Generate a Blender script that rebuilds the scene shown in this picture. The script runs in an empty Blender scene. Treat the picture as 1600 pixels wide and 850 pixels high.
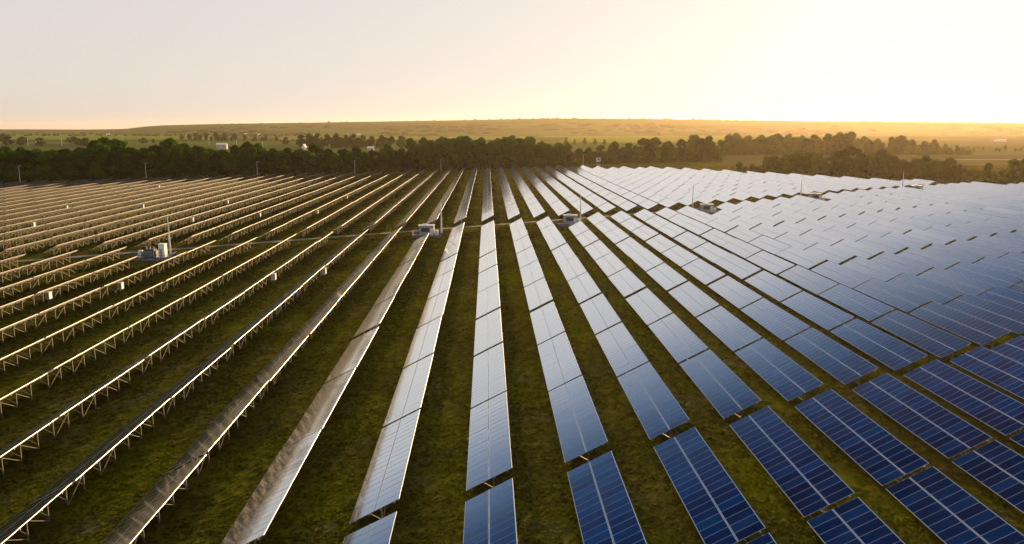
import bpy, math, random
import numpy as np
from mathutils import Vector, Matrix, Euler

random.seed(7)
RNG = np.random.default_rng(11)
SC = bpy.context.scene
COL = SC.collection
rad = math.radians

# ------------------------------------------------------------------ camera
CAM_H = 28.28
FPX = 1221.9                     # focal length in pixels of a 1600 px wide picture
PITCH, YAW = rad(10.45), rad(1.81)
cam_data = bpy.data.cameras.new('camera')
cam_data.sensor_fit = 'HORIZONTAL'
cam_data.sensor_width = 36.0
cam_data.lens = FPX / 1600 * 36.0
cam_data.clip_start = 1.0
cam_data.clip_end = 60000
cam = bpy.data.objects.new('camera', cam_data)
cam.location = (0, 0, CAM_H)
cam.rotation_euler = (math.pi / 2 - PITCH, 0, -YAW)
COL.objects.link(cam)
SC.camera = cam

# ------------------------------------------------------------------ sky, sun, exposure
SUN_EL, SUN_AZ = rad(6.6), rad(29.5)      # azimuth clockwise from +Y (the row direction)
world = bpy.data.worlds.new('World')
SC.world = world
world.use_nodes = True
wn = world.node_tree.nodes
bg = wn['Background']
sky = wn.new('ShaderNodeTexSky')
sky.sky_type = 'NISHITA'
sky.sun_disc = False
sky.sun_elevation = SUN_EL
sky.sun_rotation = SUN_AZ
sky.altitude = 100
sky.air_density = 1.0
sky.dust_density = 2.0
sky.ozone_density = 1.0
hs = wn.new('ShaderNodeHueSaturation')      # thin evening veil: one even softening of the whole sky
hs.inputs['Saturation'].default_value = 0.5
gm = wn.new('ShaderNodeGamma')
gm.inputs[1].default_value = 0.13
world.node_tree.links.new(sky.outputs[0], gm.inputs[0])
world.node_tree.links.new(gm.outputs[0], hs.inputs['Color'])
tn = wn.new('ShaderNodeMix')                # the photograph's warm white balance, the same over the whole sky
tn.data_type = 'RGBA'
tn.blend_type = 'MULTIPLY'
tn.inputs[0].default_value = 1.0
tn.inputs[7].default_value = (1.0, 0.958, 0.922, 1)
world.node_tree.links.new(hs.outputs[0], tn.inputs[6])
world.node_tree.links.new(tn.outputs[2], bg.inputs[0])
bg.inputs[1].default_value = 0.15

sun_data = bpy.data.lights.new('sun', 'SUN')
sun_data.energy = 2.8
sun_data.angle = rad(0.5)
sun_data.color = (1.0, 0.66, 0.30)
sun = bpy.data.objects.new('sun', sun_data)
sd = Vector((math.sin(SUN_AZ) * math.cos(SUN_EL), math.cos(SUN_AZ) * math.cos(SUN_EL), math.sin(SUN_EL)))
sun.rotation_euler = (-sd).to_track_quat('-Z', 'Y').to_euler()
sun.location = sd * 300
COL.objects.link(sun)

SC.view_settings.view_transform = 'Standard'
SC.view_settings.look = 'None'
SC.view_settings.gamma = 1.0
SC.view_settings.use_curve_mapping = False
SC.view_settings.exposure = 2.08
SC.render.engine = 'CYCLES'
SC.cycles.use_denoising = True
SC.cycles.max_bounces = 8
SC.cycles.transparent_max_bounces = 16
SC.cycles.volume_bounces = 1

# ------------------------------------------------------------------ helpers
def tag(o, label=None, cat=None, group=None, kind=None):
    if label: o['label'] = label
    if cat: o['category'] = cat
    if group: o['group'] = group
    if kind: o['kind'] = kind
    return o

def empty(name, loc, rot=(0, 0, 0)):
    o = bpy.data.objects.new(name, None)
    o.empty_display_size = 0.5
    o.location = loc
    o.rotation_euler = rot
    COL.objects.link(o)
    return o

def link(name, mesh, parent=None, loc=(0, 0, 0), rot=(0, 0, 0), scale=None):
    o = bpy.data.objects.new(name, mesh)
    o.location = loc
    o.rotation_euler = rot
    if scale is not None: o.scale = scale
    if parent is not None: o.parent = parent
    COL.objects.link(o)
    return o

class MB:
    """collects faces with a material slot and uv; build() makes one mesh"""
    def __init__(self):
        self.v, self.f, self.m, self.uv = [], [], [], []
    def face(self, pts, m=0, uv=None):
        i = len(self.v)
        self.v.extend(pts)
        self.f.append(tuple(range(i, i + len(pts))))
        self.m.append(m)
        self.uv.extend(uv if uv else [(0.5, 0.5)] * len(pts))
    def hexa(self, c, m=0, skip=()):
        # c: 8 corners, bottom 0-3 counterclockwise, top 4-7
        Q = [(0, 3, 2, 1), (4, 5, 6, 7), (0, 1, 5, 4), (1, 2, 6, 5), (2, 3, 7, 6), (3, 0, 4, 7)]
        for k, q in enumerate(Q):
            if k not in skip:
                self.face([c[j] for j in q], m)
    def box(self, x0, x1, y0, y1, z0, z1, m=0):
        self.hexa([(x0, y0, z0), (x1, y0, z0), (x1, y1, z0), (x0, y1, z0),
                   (x0, y0, z1), (x1, y0, z1), (x1, y1, z1), (x0, y1, z1)], m)
    def bar(self, a, b, w, h=None, m=0, up=(0, 0, 1)):
        h = h or w
        a, b = Vector(a), Vector(b)
        d = (b - a).normalized()
        u = Vector(up)
        s = d.cross(u)
        if s.length < 1e-4:
            s = d.cross(Vector((1, 0, 0)))
        s.normalize()
        t = s.cross(d)
        s *= w / 2
        t *= h / 2
        c = [a - s - t, a + s - t, b + s - t, b - s - t, a - s + t, a + s + t, b + s + t, b - s + t]
        self.hexa([tuple(p) for p in c], m)
    def tube(self, a, b, r0, r1=None, n=8, m=0, caps=True):
        r1 = r0 if r1 is None else r1
        a, b = Vector(a), Vector(b)
        d = (b - a).normalized()
        s = d.cross(Vector((0, 0, 1)))
        if s.length < 1e-3:
            s = Vector((1, 0, 0))
        s.normalize()
        t = d.cross(s)
        A = [a + (s * math.cos(k * 2 * math.pi / n) + t * math.sin(k * 2 * math.pi / n)) * r0 for k in range(n)]
        B = [b + (s * math.cos(k * 2 * math.pi / n) + t * math.sin(k * 2 * math.pi / n)) * r1 for k in range(n)]
        for k in range(n):
            self.face([tuple(A[k]), tuple(A[(k + 1) % n]), tuple(B[(k + 1) % n]), tuple(B[k])], m)
        if caps:
            self.face([tuple(p) for p in reversed(A)], m)
            self.face([tuple(p) for p in B], m)
    def add(self, other, M=None):
        i = len(self.v)
        if M is None:
            self.v.extend(other.v)
        else:
            self.v.extend([tuple(M @ Vector(p)) for p in other.v])
        self.f.extend([tuple(j + i for j in f) for f in other.f])
        self.m.extend(other.m)
        self.uv.extend(other.uv)
    def mesh(self, name, mats):
        me = bpy.data.meshes.new(name)
        me.from_pydata(self.v, [], self.f)
        for mt in mats: me.materials.append(mt)
        me.polygons.foreach_set('material_index', self.m)
        u = me.uv_layers.new(name='UVMap')
        u.data.foreach_set('uv', np.array(self.uv, dtype=np.float32).ravel())
        me.update()
        return me

def np_mesh(name, V, F, mats, M=None, smooth=False):
    """fast mesh from numpy arrays; F is (n,3) or (n,4)"""
    me = bpy.data.meshes.new(name)
    V = np.asarray(V, np.float32)
    F = np.asarray(F, np.int32)
    n, k = F.shape
    me.vertices.add(len(V))
    me.vertices.foreach_set('co', V.ravel())
    me.loops.add(n * k)
    me.loops.foreach_set('vertex_index', F.ravel())
    me.polygons.add(n)
    me.polygons.foreach_set('loop_start', np.arange(0, n * k, k, dtype=np.int32))
    if M is not None:
        me.polygons.foreach_set('material_index', np.asarray(M, np.int32))
    if smooth:
        me.polygons.foreach_set('use_smooth', np.ones(n, bool))
    for mt in mats: me.materials.append(mt)
    me.update(calc_edges=True)
    me.validate()
    return me

# pixel (1600x850 photograph) of a world point: used only to choose which solar tables lie in view
_cy, _sy, _cp, _sp = math.cos(YAW), math.sin(YAW), math.cos(PITCH), math.sin(PITCH)
def to_px(x, y, z):
    X = x * _cy - y * _sy
    Y = x * _sy + y * _cy
    Z = z - CAM_H
    d = Y * _cp - Z * _sp
    u = Y * _sp + Z * _cp
    if d < 1: return None
    return 800 + FPX * X / d, 425 - FPX * u / d

def bearing(px, dist, horizon_y=199.7):
    """world x,y at a compass bearing given by a picture column, at a forward distance"""
    py = (425 - horizon_y) / FPX
    Y = _cp + py * _sp
    X = (px - 800) / FPX
    wx, wy = X * _cy + Y * _sy, -X * _sy + Y * _cy
    return wx / wy * dist, dist

# ------------------------------------------------------------------ materials
def new_mat(name):
    m = bpy.data.materials.new(name)
    m.use_nodes = True
    nt = m.node_tree
    return m, nt, nt.nodes, nt.links, nt.nodes['Principled BSDF']

def noise(nt, vec, scale, detail=4, rough=0.55, dist=0.0):
    n = nt.nodes.new('ShaderNodeTexNoise')
    n.inputs['Scale'].default_value = scale
    n.inputs['Detail'].default_value = detail
    n.inputs['Roughness'].default_value = rough
    n.inputs['Distortion'].default_value = dist
    nt.links.new(vec, n.inputs['Vector'])
    return n.outputs['Fac']

def ramp(nt, fac, stops):
    r = nt.nodes.new('ShaderNodeValToRGB')
    e = r.color_ramp.elements
    while len(e) < len(stops): e.new(0.5)
    for el, (p, c) in zip(e, stops):
        el.position = p
        el.color = (*c, 1) if len(c) == 3 else c
    nt.links.new(fac, r.inputs[0])
    return r.outputs[0]

def mixc(nt, fac, a, b, mode='MIX'):
    n = nt.nodes.new('ShaderNodeMix')
    n.data_type = 'RGBA'
    n.blend_type = mode
    for sock, val in ((n.inputs[0], fac), (n.inputs[6], a), (n.inputs[7], b)):
        if isinstance(val, (int, float)): sock.default_value = val
        elif isinstance(val, tuple): sock.default_value = (*val, 1)
        else: nt.links.new(val, sock)
    return n.outputs[2]

def math_n(nt, op, a, b=None, clamp=False):
    n = nt.nodes.new('ShaderNodeMath')
    n.operation = op
    n.use_clamp = clamp
    for k, val in enumerate((a, b)):
        if val is None: continue
        if isinstance(val, (int, float)): n.inputs[k].default_value = val
        else: nt.links.new(val, n.inputs[k])
    return n.outputs[0]

def position(nt):
    g = nt.nodes.new('ShaderNodeNewGeometry')
    return g.outputs['Position']

def plain(name, col, rough=0.6, metal=0.0, var=0.15, scale=3.0):
    m, nt, N, L, b = new_mat(name)
    tc = N.new('ShaderNodeTexCoord')
    f = noise(nt, tc.outputs['Object'], scale, 5, 0.6)
    d = tuple(c * (1 - var) for c in col)
    e = tuple(min(1, c * (1 + var)) for c in col)
    L.new(ramp(nt, f, [(0.3, d), (0.7, e)]), b.inputs['Base Color'])
    b.inputs['Roughness'].default_value = rough
    b.inputs['Metallic'].default_value = metal
    return m

MAT_STEEL = plain('galvanised_steel', (0.15, 0.14, 0.12), 0.6, 0.3, 0.15, 4)
MAT_ALU = plain('aluminium_frame', (0.36, 0.38, 0.42), 0.45, 0.6, 0.06, 8)
MAT_BACK = plain('sun_gold_backsheet', (0.185, 0.130, 0.046), 0.8, 0.0, 0.12, 2)  # white sheet with the low sun's gold put into its base colour

def glass_mat():
    m, nt, N, L, b = new_mat('photovoltaic_glass')
    uv = N.new('ShaderNodeUVMap').outputs[0]
    sep = N.new('ShaderNodeSeparateXYZ')
    L.new(uv, sep.inputs[0])
    u, v = sep.outputs[0], sep.outputs[1]
    def band(x, lo, hi):           # 1 inside lo..hi
        return math_n(nt, 'MULTIPLY', math_n(nt, 'GREATER_THAN', x, lo), math_n(nt, 'LESS_THAN', x, hi))
    in_u, in_v = band(u, 0.011, 0.989), band(v, 0.018, 0.982)
    def cell(x, lo, n):
        s = math_n(nt, 'MULTIPLY', math_n(nt, 'SUBTRACT', x, lo), n / (1 - 2 * lo))
        fr = math_n(nt, 'FRACT', s)
        a = math_n(nt, 'ABSOLUTE', math_n(nt, 'SUBTRACT', fr, 0.5))
        return math_n(nt, 'GREATER_THAN', a, 0.487)
    gridline = math_n(nt, 'MAXIMUM', cell(u, 0.014, 6), cell(v, 0.018, 12))
    info = N.new('ShaderNodeObjectInfo')
    pos = position(nt)
    tone = math_n(nt, 'ADD', math_n(nt, 'MULTIPLY', info.outputs['Random'], 0.5),
                  math_n(nt, 'MULTIPLY', noise(nt, pos, 0.55, 2), 0.5))
    cells = ramp(nt, tone, [(0.2, (0.0005, 0.005, 0.028)), (0.5, (0.001, 0.013, 0.060)), (0.85, (0.001, 0.036, 0.135))])
    c1 = mixc(nt, gridline, cells, (0.012, 0.035, 0.10))
    c2 = mixc(nt, in_v, (0.34, 0.43, 0.56), mixc(nt, in_u, (0.06, 0.11, 0.22), c1))
    # coated glass over blue cells: little mirror face-on, almost all mirror at a glancing view
    bump = N.new('ShaderNodeBump')
    bump.inputs['Strength'].default_value = 0.008
    bump.inputs['Distance'].default_value = 0.02
    L.new(noise(nt, pos, 1.3, 2), bump.inputs['Height'])
    dirt = noise(nt, pos, 0.8, 5, 0.65)
    lw = N.new('ShaderNodeLayerWeight')
    lw.inputs[0].default_value = 0.5
    L.new(bump.outputs[0], lw.inputs['Normal'])
    cosv = math_n(nt, 'SUBTRACT', 1.0, lw.outputs['Facing'])
    refl = ramp(nt, cosv, [(0.0, (1.0,) * 3), (0.15, (0.95,) * 3), (0.21, (0.90,) * 3), (0.25, (0.84,) * 3), (0.31, (0.72,) * 3), (0.36, (0.45,) * 3),
                           (0.43, (0.13,) * 3), (0.53, (0.022,) * 3), (1.0, (0.02,) * 3)])
    tint = ramp(nt, cosv, [(0.0, (0.90, 0.95, 1.0)), (0.22, (0.88, 0.94, 1.0)), (0.31, (0.78, 0.87, 1.0)), (0.41, (0.32, 0.58, 1.0)), (0.52, (0.06, 0.25, 1.0))])
    dif = N.new('ShaderNodeBsdfDiffuse')
    L.new(c2, dif.inputs[0])
    glo = N.new('ShaderNodeBsdfGlossy')
    L.new(tint, glo.inputs[0])
    L.new(ramp(nt, dirt, [(0.3, (0.08,) * 3), (0.75, (0.14,) * 3)]), glo.inputs['Roughness'])
    L.new(bump.outputs[0], glo.inputs['Normal'])
    mx = N.new('ShaderNodeMixShader')
    L.new(refl, mx.inputs[0])
    L.new(dif.outputs[0], mx.inputs[1])
    L.new(glo.outputs[0], mx.inputs[2])
    L.new(mx.outputs[0], N['Material Output'].inputs[0])
    N.remove(b)
    return m
MAT_GLASS = glass_mat()
TABLE_MATS = [MAT_GLASS, MAT_ALU, MAT_BACK, MAT_STEEL]

def meadow_colour(nt, bright=1.0):
    pos = position(nt)
    n1 = noise(nt, pos, 0.055, 5, 0.62, 0.6)
    n2 = noise(nt, pos, 0.9, 6, 0.7)
    n3 = noise(nt, pos, 0.16, 4, 0.6, 1.0)
    s = lambda c: tuple(x * bright for x in c)
    base = ramp(nt, n2, [(0.30, s((0.032, 0.029, 0.004))), (0.50, s((0.061, 0.056, 0.007))), (0.72, s((0.100, 0.090, 0.012)))])
    yellow = ramp(nt, n2, [(0.30, s((0.055, 0.056, 0.003))), (0.55, s((0.098, 0.100, 0.004))), (0.75, s((0.15, 0.15, 0.006)))])
    dry = ramp(nt, n2, [(0.30, s((0.050, 0.044, 0.018))), (0.70, s((0.15, 0.125, 0.060)))])
    f1 = ramp(nt, n1, [(0.48, (0, 0, 0)), (0.66, (1, 1, 1))])
    f2 = ramp(nt, n3, [(0.55, (0, 0, 0)), (0.72, (0.75, 0.75, 0.75))])
    c = mixc(nt, f1, base, yellow)
    return mixc(nt, f2, c, dry), n2, pos

def ground_mat():
    m, nt, N, L, b = new_mat('meadow_ground')
    c, n2, pos = meadow_colour(nt)
    # far away the land becomes strips of farmland
    mp = N.new('ShaderNodeMapping')
    mp.inputs['Scale'].default_value = (0.0011, 0.0042, 1)
    L.new(pos, mp.inputs[0])
    vor = N.new('ShaderNodeTexVoronoi')
    vor.inputs['Scale'].default_value = 1.0
    L.new(mp.outputs[0], vor.inputs['Vector'])
    sepc = N.new('ShaderNodeSeparateColor')
    L.new(vor.outputs['Color'], sepc.inputs[0])
    farm = ramp(nt, sepc.outputs[0], [(0.0, (0.035, 0.055, 0.014)), (0.25, (0.065, 0.100, 0.020)), (0.5, (0.10, 0.14, 0.026)),
                                      (0.75, (0.085, 0.08, 0.035)), (1.0, (0.12, 0.11, 0.05))])
    farm = mixc(nt, 0.45, farm, mixc(nt, noise(nt, pos, 0.012, 5), (0.045, 0.058, 0.018), (0.10, 0.11, 0.035)))
    sp = N.new('ShaderNodeSeparateXYZ')
    L.new(pos, sp.inputs[0])
    f = N.new('ShaderNodeMapRange')
    f.inputs[1].default_value, f.inputs[2].default_value = 640, 760
    L.new(sp.outputs[1], f.inputs[0])
    L.new(mixc(nt, f.outputs[0], c, farm), b.inputs['Base Color'])
    b.inputs['Roughness'].default_value = 1.0
    b.inputs['Specular IOR Level'].default_value = 0.0
    bump = N.new('ShaderNodeBump')
    bump.inputs['Strength'].default_value = 0.7
    bump.inputs['Distance'].default_value = 0.25
    L.new(noise(nt, pos, 1.6, 6, 0.7), bump.inputs['Height'])
    L.new(bump.outputs[0], b.inputs['Normal'])
    return m

def leaf_mat(name, dark, light, trans=0.45, obj_random=True):
    m, nt, N, L, b = new_mat(name)
    out = N['Material Output']
    info = N.new('ShaderNodeObjectInfo')
    pos = position(nt)
    t = math_n(nt, 'ADD', math_n(nt, 'MULTIPLY', info.outputs['Random'], 0.55 if obj_random else 0.0),
               math_n(nt, 'MULTIPLY', noise(nt, pos, 0.35, 3), 0.45 if obj_random else 1.0))
    c = ramp(nt, t, [(0.2, dark), (0.8, light)])
    d = N.new('ShaderNodeBsdfDiffuse')
    L.new(c, d.inputs[0])
    tr = N.new('ShaderNodeBsdfTranslucent')
    L.new(mixc(nt, 1.0, c, (1.35, 1.4, 0.3), 'MULTIPLY'), tr.inputs[0])
    mx = N.new('ShaderNodeMixShader')
    mx.inputs[0].default_value = trans
    L.new(d.outputs[0], mx.inputs[1])
    L.new(tr.outputs[0], mx.inputs[2])
    L.new(mx.outputs[0], out.inputs[0])
    N.remove(b)
    return m

def grass_mat():
    m, nt, N, L, b = new_mat('meadow_grass_blades')
    out = N['Material Output']
    c, n2, pos = meadow_colour(nt, 1.15)
    d = N.new('ShaderNodeBsdfDiffuse')
    L.new(c, d.inputs[0])
    tr = N.new('ShaderNodeBsdfTranslucent')
    L.new(c, tr.inputs[0])
    mx = N.new('ShaderNodeMixShader')
    mx.inputs[0].default_value = 0.4
    L.new(d.outputs[0], mx.inputs[1])
    L.new(tr.outputs[0], mx.inputs[2])
    L.new(mx.outputs[0], out.inputs[0])
    N.remove(b)
    return m

MAT_GROUND = ground_mat()
MAT_LEAF = leaf_mat('tree_leaves', (0.010, 0.032, 0.003), (0.050, 0.112, 0.007), 0.55)
MAT_LEAF_FAR = leaf_mat('wood_leaves', (0.016, 0.032, 0.006), (0.050, 0.070, 0.012), 0.35, False)
MAT_GRASS = grass_mat()
MAT_BARK = plain('tree_bark', (0.06, 0.045, 0.032), 0.9, 0, 0.3, 6)
MAT_GRAVEL = plain('gravel_road', (0.115, 0.105, 0.09), 0.95, 0, 0.4, 0.5)
MAT_WHITE = plain('white_paint', (0.66, 0.66, 0.65), 0.85, 0, 0.05, 2)
MAT_GREY = plain('grey_cabinet_paint', (0.27, 0.29, 0.33), 0.6, 0.0, 0.08, 2)
MAT_DARK = plain('dark_louvre', (0.035, 0.037, 0.042), 0.55, 0.1, 0.2, 6)
MAT_BLUE = plain('blue_paint', (0.012, 0.028, 0.16), 0.5, 0, 0.1, 3)
MAT_CONC = plain('concrete', (0.13, 0.13, 0.14), 0.9, 0, 0.15, 1.5)
MAT_ROOF = plain('pale_metal_roof', (0.55, 0.56, 0.58), 0.8, 0.0, 0.08, 0.6)
MAT_REDROOF = plain('red_brown_roof', (0.22, 0.10, 0.07), 0.8, 0, 0.2, 1)
MAT_WALL = plain('plaster_wall', (0.42, 0.38, 0.32), 0.85, 0, 0.08, 1)
MAT_WINDOW = plain('window_pane', (0.03, 0.035, 0.045), 0.12, 0, 0.1, 1)
MAT_LAMP = plain('lamp_housing', (0.55, 0.55, 0.53), 0.5, 0.1, 0.05, 4)

# ------------------------------------------------------------------ the ground
def smooth(t):
    t = min(1, max(0, t))
    return t * t * (3 - 2 * t)

def gz(x, y=0):
    """ground height: the eastern part of the site lies a little higher"""
    return 1.7 * smooth((x - 45) / 110)

def lines(a):
    return np.array(sorted(set(a)), float)
gx = lines([-16000, -9000, -5000, -3000, -2000, -1400, -1000] + list(range(-800, 0, 100)) + list(range(0, 45, 15)) +
           list(np.arange(45, 160, 5)) + list(range(160, 800, 80)) + [1000, 1400, 2000, 3000, 5000, 9000, 16000])
gy = lines([-1500, -600, -200, -60] + list(range(0, 700, 50)) + [800, 1000, 1300, 1700, 2200, 3000, 4000, 6000, 9000, 14000])
V = [(x, y, gz(x, y)) for y in gy for x in gx]
nx = len(gx)
F = [(j * nx + i, j * nx + i + 1, (j + 1) * nx + i + 1, (j + 1) * nx + i) for j in range(len(gy) - 1) for i in range(nx - 1)]
ground = link('ground', np_mesh('ground', V, F, [MAT_GROUND], smooth=True))
tag(ground, 'olive mossy meadow ground under and between the solar rows', 'ground', kind='structure')

# ------------------------------------------------------------------ layout of the solar field
X0, P, T, Y0, STAG = -1.7546, 8.1096, 18.402, 56.275, 4.80
TILT = rad(27.45)
ZLOW = 0.75
WIDE, LEN = 4.0, 17.64
PITCH_M = LEN / 18
BLOCK2 = 9.57
STATION_ROWS = (-9, -2, 3, 9, 15, 22)

def y_start(row, g, block):
    off = {0: 0.0, 1: -0.25, 2: -0.5}[g % 3]
    base = Y0 + STAG * row
    if block == 1: return base + T * g + off
    return base + T * (BLOCK2 + g) + {0: 0.0, 1: -0.1, 2: -0.2}[g % 3]

def g_end(row):
    pts = [(-60, 25.6), (6, 25.6), (8, 24.2), (13, 21.2), (16, 19.0), (19, 15.2), (22, 12.4), (25, 10.3), (28, 8.4), (34, 5.0)]
    for (a, ga), (b, gb) in zip(pts, pts[1:]):
        if a <= row <= b: return ga + (gb - ga) * (row - a) / (b - a)
    return 5

def path_y(x):
    return Y0 + T * 9.32 + STAG / P * (x - X0)

# gravel service road that runs through the gap between the two blocks
rb = MB()
xs = np.arange(-330, 250, 3.0)
for a, b in zip(xs, xs[1:]):
    ya, yb = path_y(a) + 0.5, path_y(b) + 0.5
    wa, wb = 1.35 + 0.3 * math.sin(a * 0.9) + 0.15 * math.sin(a * 2.3), 1.35 + 0.3 * math.sin(b * 0.9) + 0.15 * math.sin(b * 2.3)
    rb.face([(a, ya - wa, gz(a) + 0.02), (b, yb - wb, gz(b) + 0.02), (b, yb + wb, gz(b) + 0.02), (a, ya + wa, gz(a) + 0.02)])
tag(link('service_road', rb.mesh('service_road', [MAT_GRAVEL])), 'grey gravel service road crossing the solar rows', 'road', kind='structure')

# ------------------------------------------------------------------ solar table meshes
def module_into(mb, ox, oy):
    """one framed module; x up the slope, y along the row, z out of the glass"""
    w, l, t = 1.985, PITCH_M - 0.018, 0.04
    x0, x1, y0, y1 = ox, ox + w, oy, oy + l
    fx, fy = 0.018, 0.007
    g = t - 0.004
    mb.face([(x0 + fx, y0 + fy, g), (x1 - fx, y0 + fy, g), (x1 - fx, y1 - fy, g), (x0 + fx, y1 - fy, g)], 0,
            [(0, 0), (0, 1), (1, 1), (1, 0)])
    O = [(x0, y0), (x1, y0), (x1, y1), (x0, y1)]
    I = [(x0 + fx, y0 + fy), (x1 - fx, y0 + fy), (x1 - fx, y1 - fy), (x0 + fx, y1 - fy)]
    for k in range(4):
        j = (k + 1) % 4
        mb.face([(*O[k], t), (*O[j], t), (*I[j], t), (*I[k], t)], 1)
        mb.face([(*O[k], 0), (*O[j], 0), (*O[j], t), (*O[k], t)], 1)
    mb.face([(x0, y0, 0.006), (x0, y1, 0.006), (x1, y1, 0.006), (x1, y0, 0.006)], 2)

mb = MB(); module_into(mb, 0, 0)
ME_MODULE = mb.mesh('module', TABLE_MATS)
mb = MB()
for j in range(2):
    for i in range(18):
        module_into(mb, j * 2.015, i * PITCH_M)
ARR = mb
ME_ARRAY = mb.mesh('module_array', TABLE_MATS)

POST_Y = [1.1 + 2.6 * k for k in range(7)]
POST_X = 2.12
ct, st = math.cos(TILT), math.sin(TILT)
def slope_pt(s, y, n=0.0):         # point on the table plane: s up the slope, n along its normal
    return (s * ct - n * st, y, ZLOW + s * st + n * ct)
POST_TOP = ZLOW + POST_X * math.tan(TILT) - 0.22

mb = MB(); mb.box(-0.05, 0.05, -0.04, 0.04, -0.3, POST_TOP, 3); mb.box(-0.075, 0.075, -0.06, 0.06, POST_TOP - 0.25, POST_TOP - 0.03, 3)
ME_POST = mb.mesh('post', TABLE_MATS); S_POST = mb
mb = MB(); mb.bar(slope_pt(0.35, 0, -0.15), slope_pt(3.65, 0, -0.15), 0.07, 0.11, 3)
ME_RAFTER = mb.mesh('rafter', TABLE_MATS); S_RAFTER = mb
mb = MB(); mb.bar((POST_X - 0.05, 0.06, 0.45), slope_pt(1.05, 0.06, -0.2), 0.05, 0.05, 3)
ME_STRUT = mb.mesh('strut', TABLE_MATS); S_STRUT = mb
mb = MB(); mb.bar((0, -0.10, 0), (0, LEN + 0.10, 0), 0.06, 0.09, 3)
ME_PURLIN = mb.mesh('purlin', TABLE_MATS); S_PURLIN = mb
PURLIN_S = (0.45, 1.55, 2.45, 3.55)
mb = MB(); mb.bar((POST_X + 0.07, 0, 0.12), (POST_X + 0.07, 2.6, POST_TOP - 0.1), 0.05, 0.05, 3)
ME_BRACE_UP = mb.mesh('brace', TABLE_MATS); S_UP = mb
mb = MB(); mb.bar((POST_X + 0.07, 0, POST_TOP - 0.1), (POST_X + 0.07, 2.6, 0.12), 0.05, 0.05, 3)
ME_BRACE_DN = mb.mesh('brace', TABLE_MATS); S_DN = mb
BRACES = [(0, ME_BRACE_UP, S_UP), (2, ME_BRACE_UP, S_UP), (4, ME_BRACE_DN, S_DN), (5, ME_BRACE_DN, S_DN)]

sup = MB()
for y in POST_Y:
    sup.add(S_POST, Matrix.Translation((POST_X, y, 0)))
    sup.add(S_RAFTER, Matrix.Translation((0, y, 0)))
    sup.add(S_STRUT, Matrix.Translation((0, y, 0)))
for s in PURLIN_S:
    sup.add(S_PURLIN, Matrix.Translation(slope_pt(s, 0, -0.05)))
for k, _, S in BRACES:
    sup.add(S, Matrix.Translation((0, POST_Y[k], 0)))
ME_SUPPORT = sup.mesh('support_frame', TABLE_MATS)
ARR_ROT = Euler((0, -TILT, 0))

# which tables exist, and how large each shows
tables = []
for row in range(-33, 33):
    x = X0 + P * row
    specs = [(1, g) for g in range(-4, 9)] + [(2, g) for g in range(0, 16)]
    ge = g_end(row)
    for block, g in specs:
        if block == 1 and g == 8 and row in STATION_ROWS: continue
        idx = g + 1 if block == 1 else BLOCK2 + g + 1
        if idx > ge + 0.45: continue
        ys = y_start(row, g, block)
        if block == 1 and g < 0: ys -= 0.5
        if ys < 14: continue
        pts = [to_px(x + dx, ys + dy, gz(x) + dz) for dx, dz in ((0, ZLOW), (WIDE * ct, ZLOW + WIDE * st)) for dy in (0, LEN)]
        if any(p is None for p in pts): continue
        px = [p[0] for p in pts]; py = [p[1] for p in pts]
        if max(px) < -420 or min(px) > 2020 or min(py) > 1150: continue
        a, b, d, c = pts[0], pts[1], pts[2], pts[3]
        def inframe(p): return -10 < p[0] < 1610 and -10 < p[1] < 860
        vis = max(px) > 4 and min(px) < 1596 and min(py) < 846 and any(
            inframe((a[0] + (c[0] - a[0]) * t, a[1] + (c[1] - a[1]) * t)) for t in np.linspace(0, 1, 9))
        poly = [a, b, c, d]
        area = abs(sum(poly[i][0] * poly[(i + 1) % 4][1] - poly[(i + 1) % 4][0] * poly[i][1] for i in range(4))) / 2
        # rows left of the camera show mainly the frames below their high edge
        h = abs(to_px(x + POST_X, ys + 9, gz(x))[1] - to_px(x + POST_X, ys + 9, gz(x) + 2.6)[1])
        area = max(area, 0.35 * h * math.hypot(d[0] - c[0] + 1e-6, d[1] - c[1]))
        tables.append(dict(row=row, g=idx, block=block, x=x, y=ys, vis=vis, area=area, dist=math.hypot(x, ys + 9)))
visible = sorted([t for t in tables if t['vis']], key=lambda t: -t['area'])
singles = visible[:300]
single_ids = {id(t) for t in singles}
rest = [t for t in tables if id(t) not in single_ids]

ORD = ['zeroth', 'first', 'second', 'third', 'fourth', 'fifth', 'sixth', 'seventh', 'eighth', 'ninth', 'tenth', 'eleventh', 'twelfth',
       'thirteenth', 'fourteenth', 'fifteenth', 'sixteenth', 'seventeenth', 'eighteenth', 'nineteenth', 'twentieth']
def ordinal(n):
    if n <= 20: return ORD[n]
    if n > 100: return 'hundred-' + ordinal(n - 100)
    if n == 100: return 'hundredth'
    tens = {2: 'twenty', 3: 'thirty', 4: 'forty', 5: 'fifty', 6: 'sixty', 7: 'seventy', 8: 'eighty', 9: 'ninety'}[n // 10]
    if n % 10 == 0: return tens[:-1] + 'ieth'
    return tens + '-' + ORD[n % 10]

count_in_row = {}
for t in sorted([t for t in tables if t['vis']], key=lambda t: (t['row'], t['y'])):
    count_in_row[t['row']] = count_in_row.get(t['row'], 0) + 1
    t['nth'] = count_in_row[t['row']]

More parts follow.
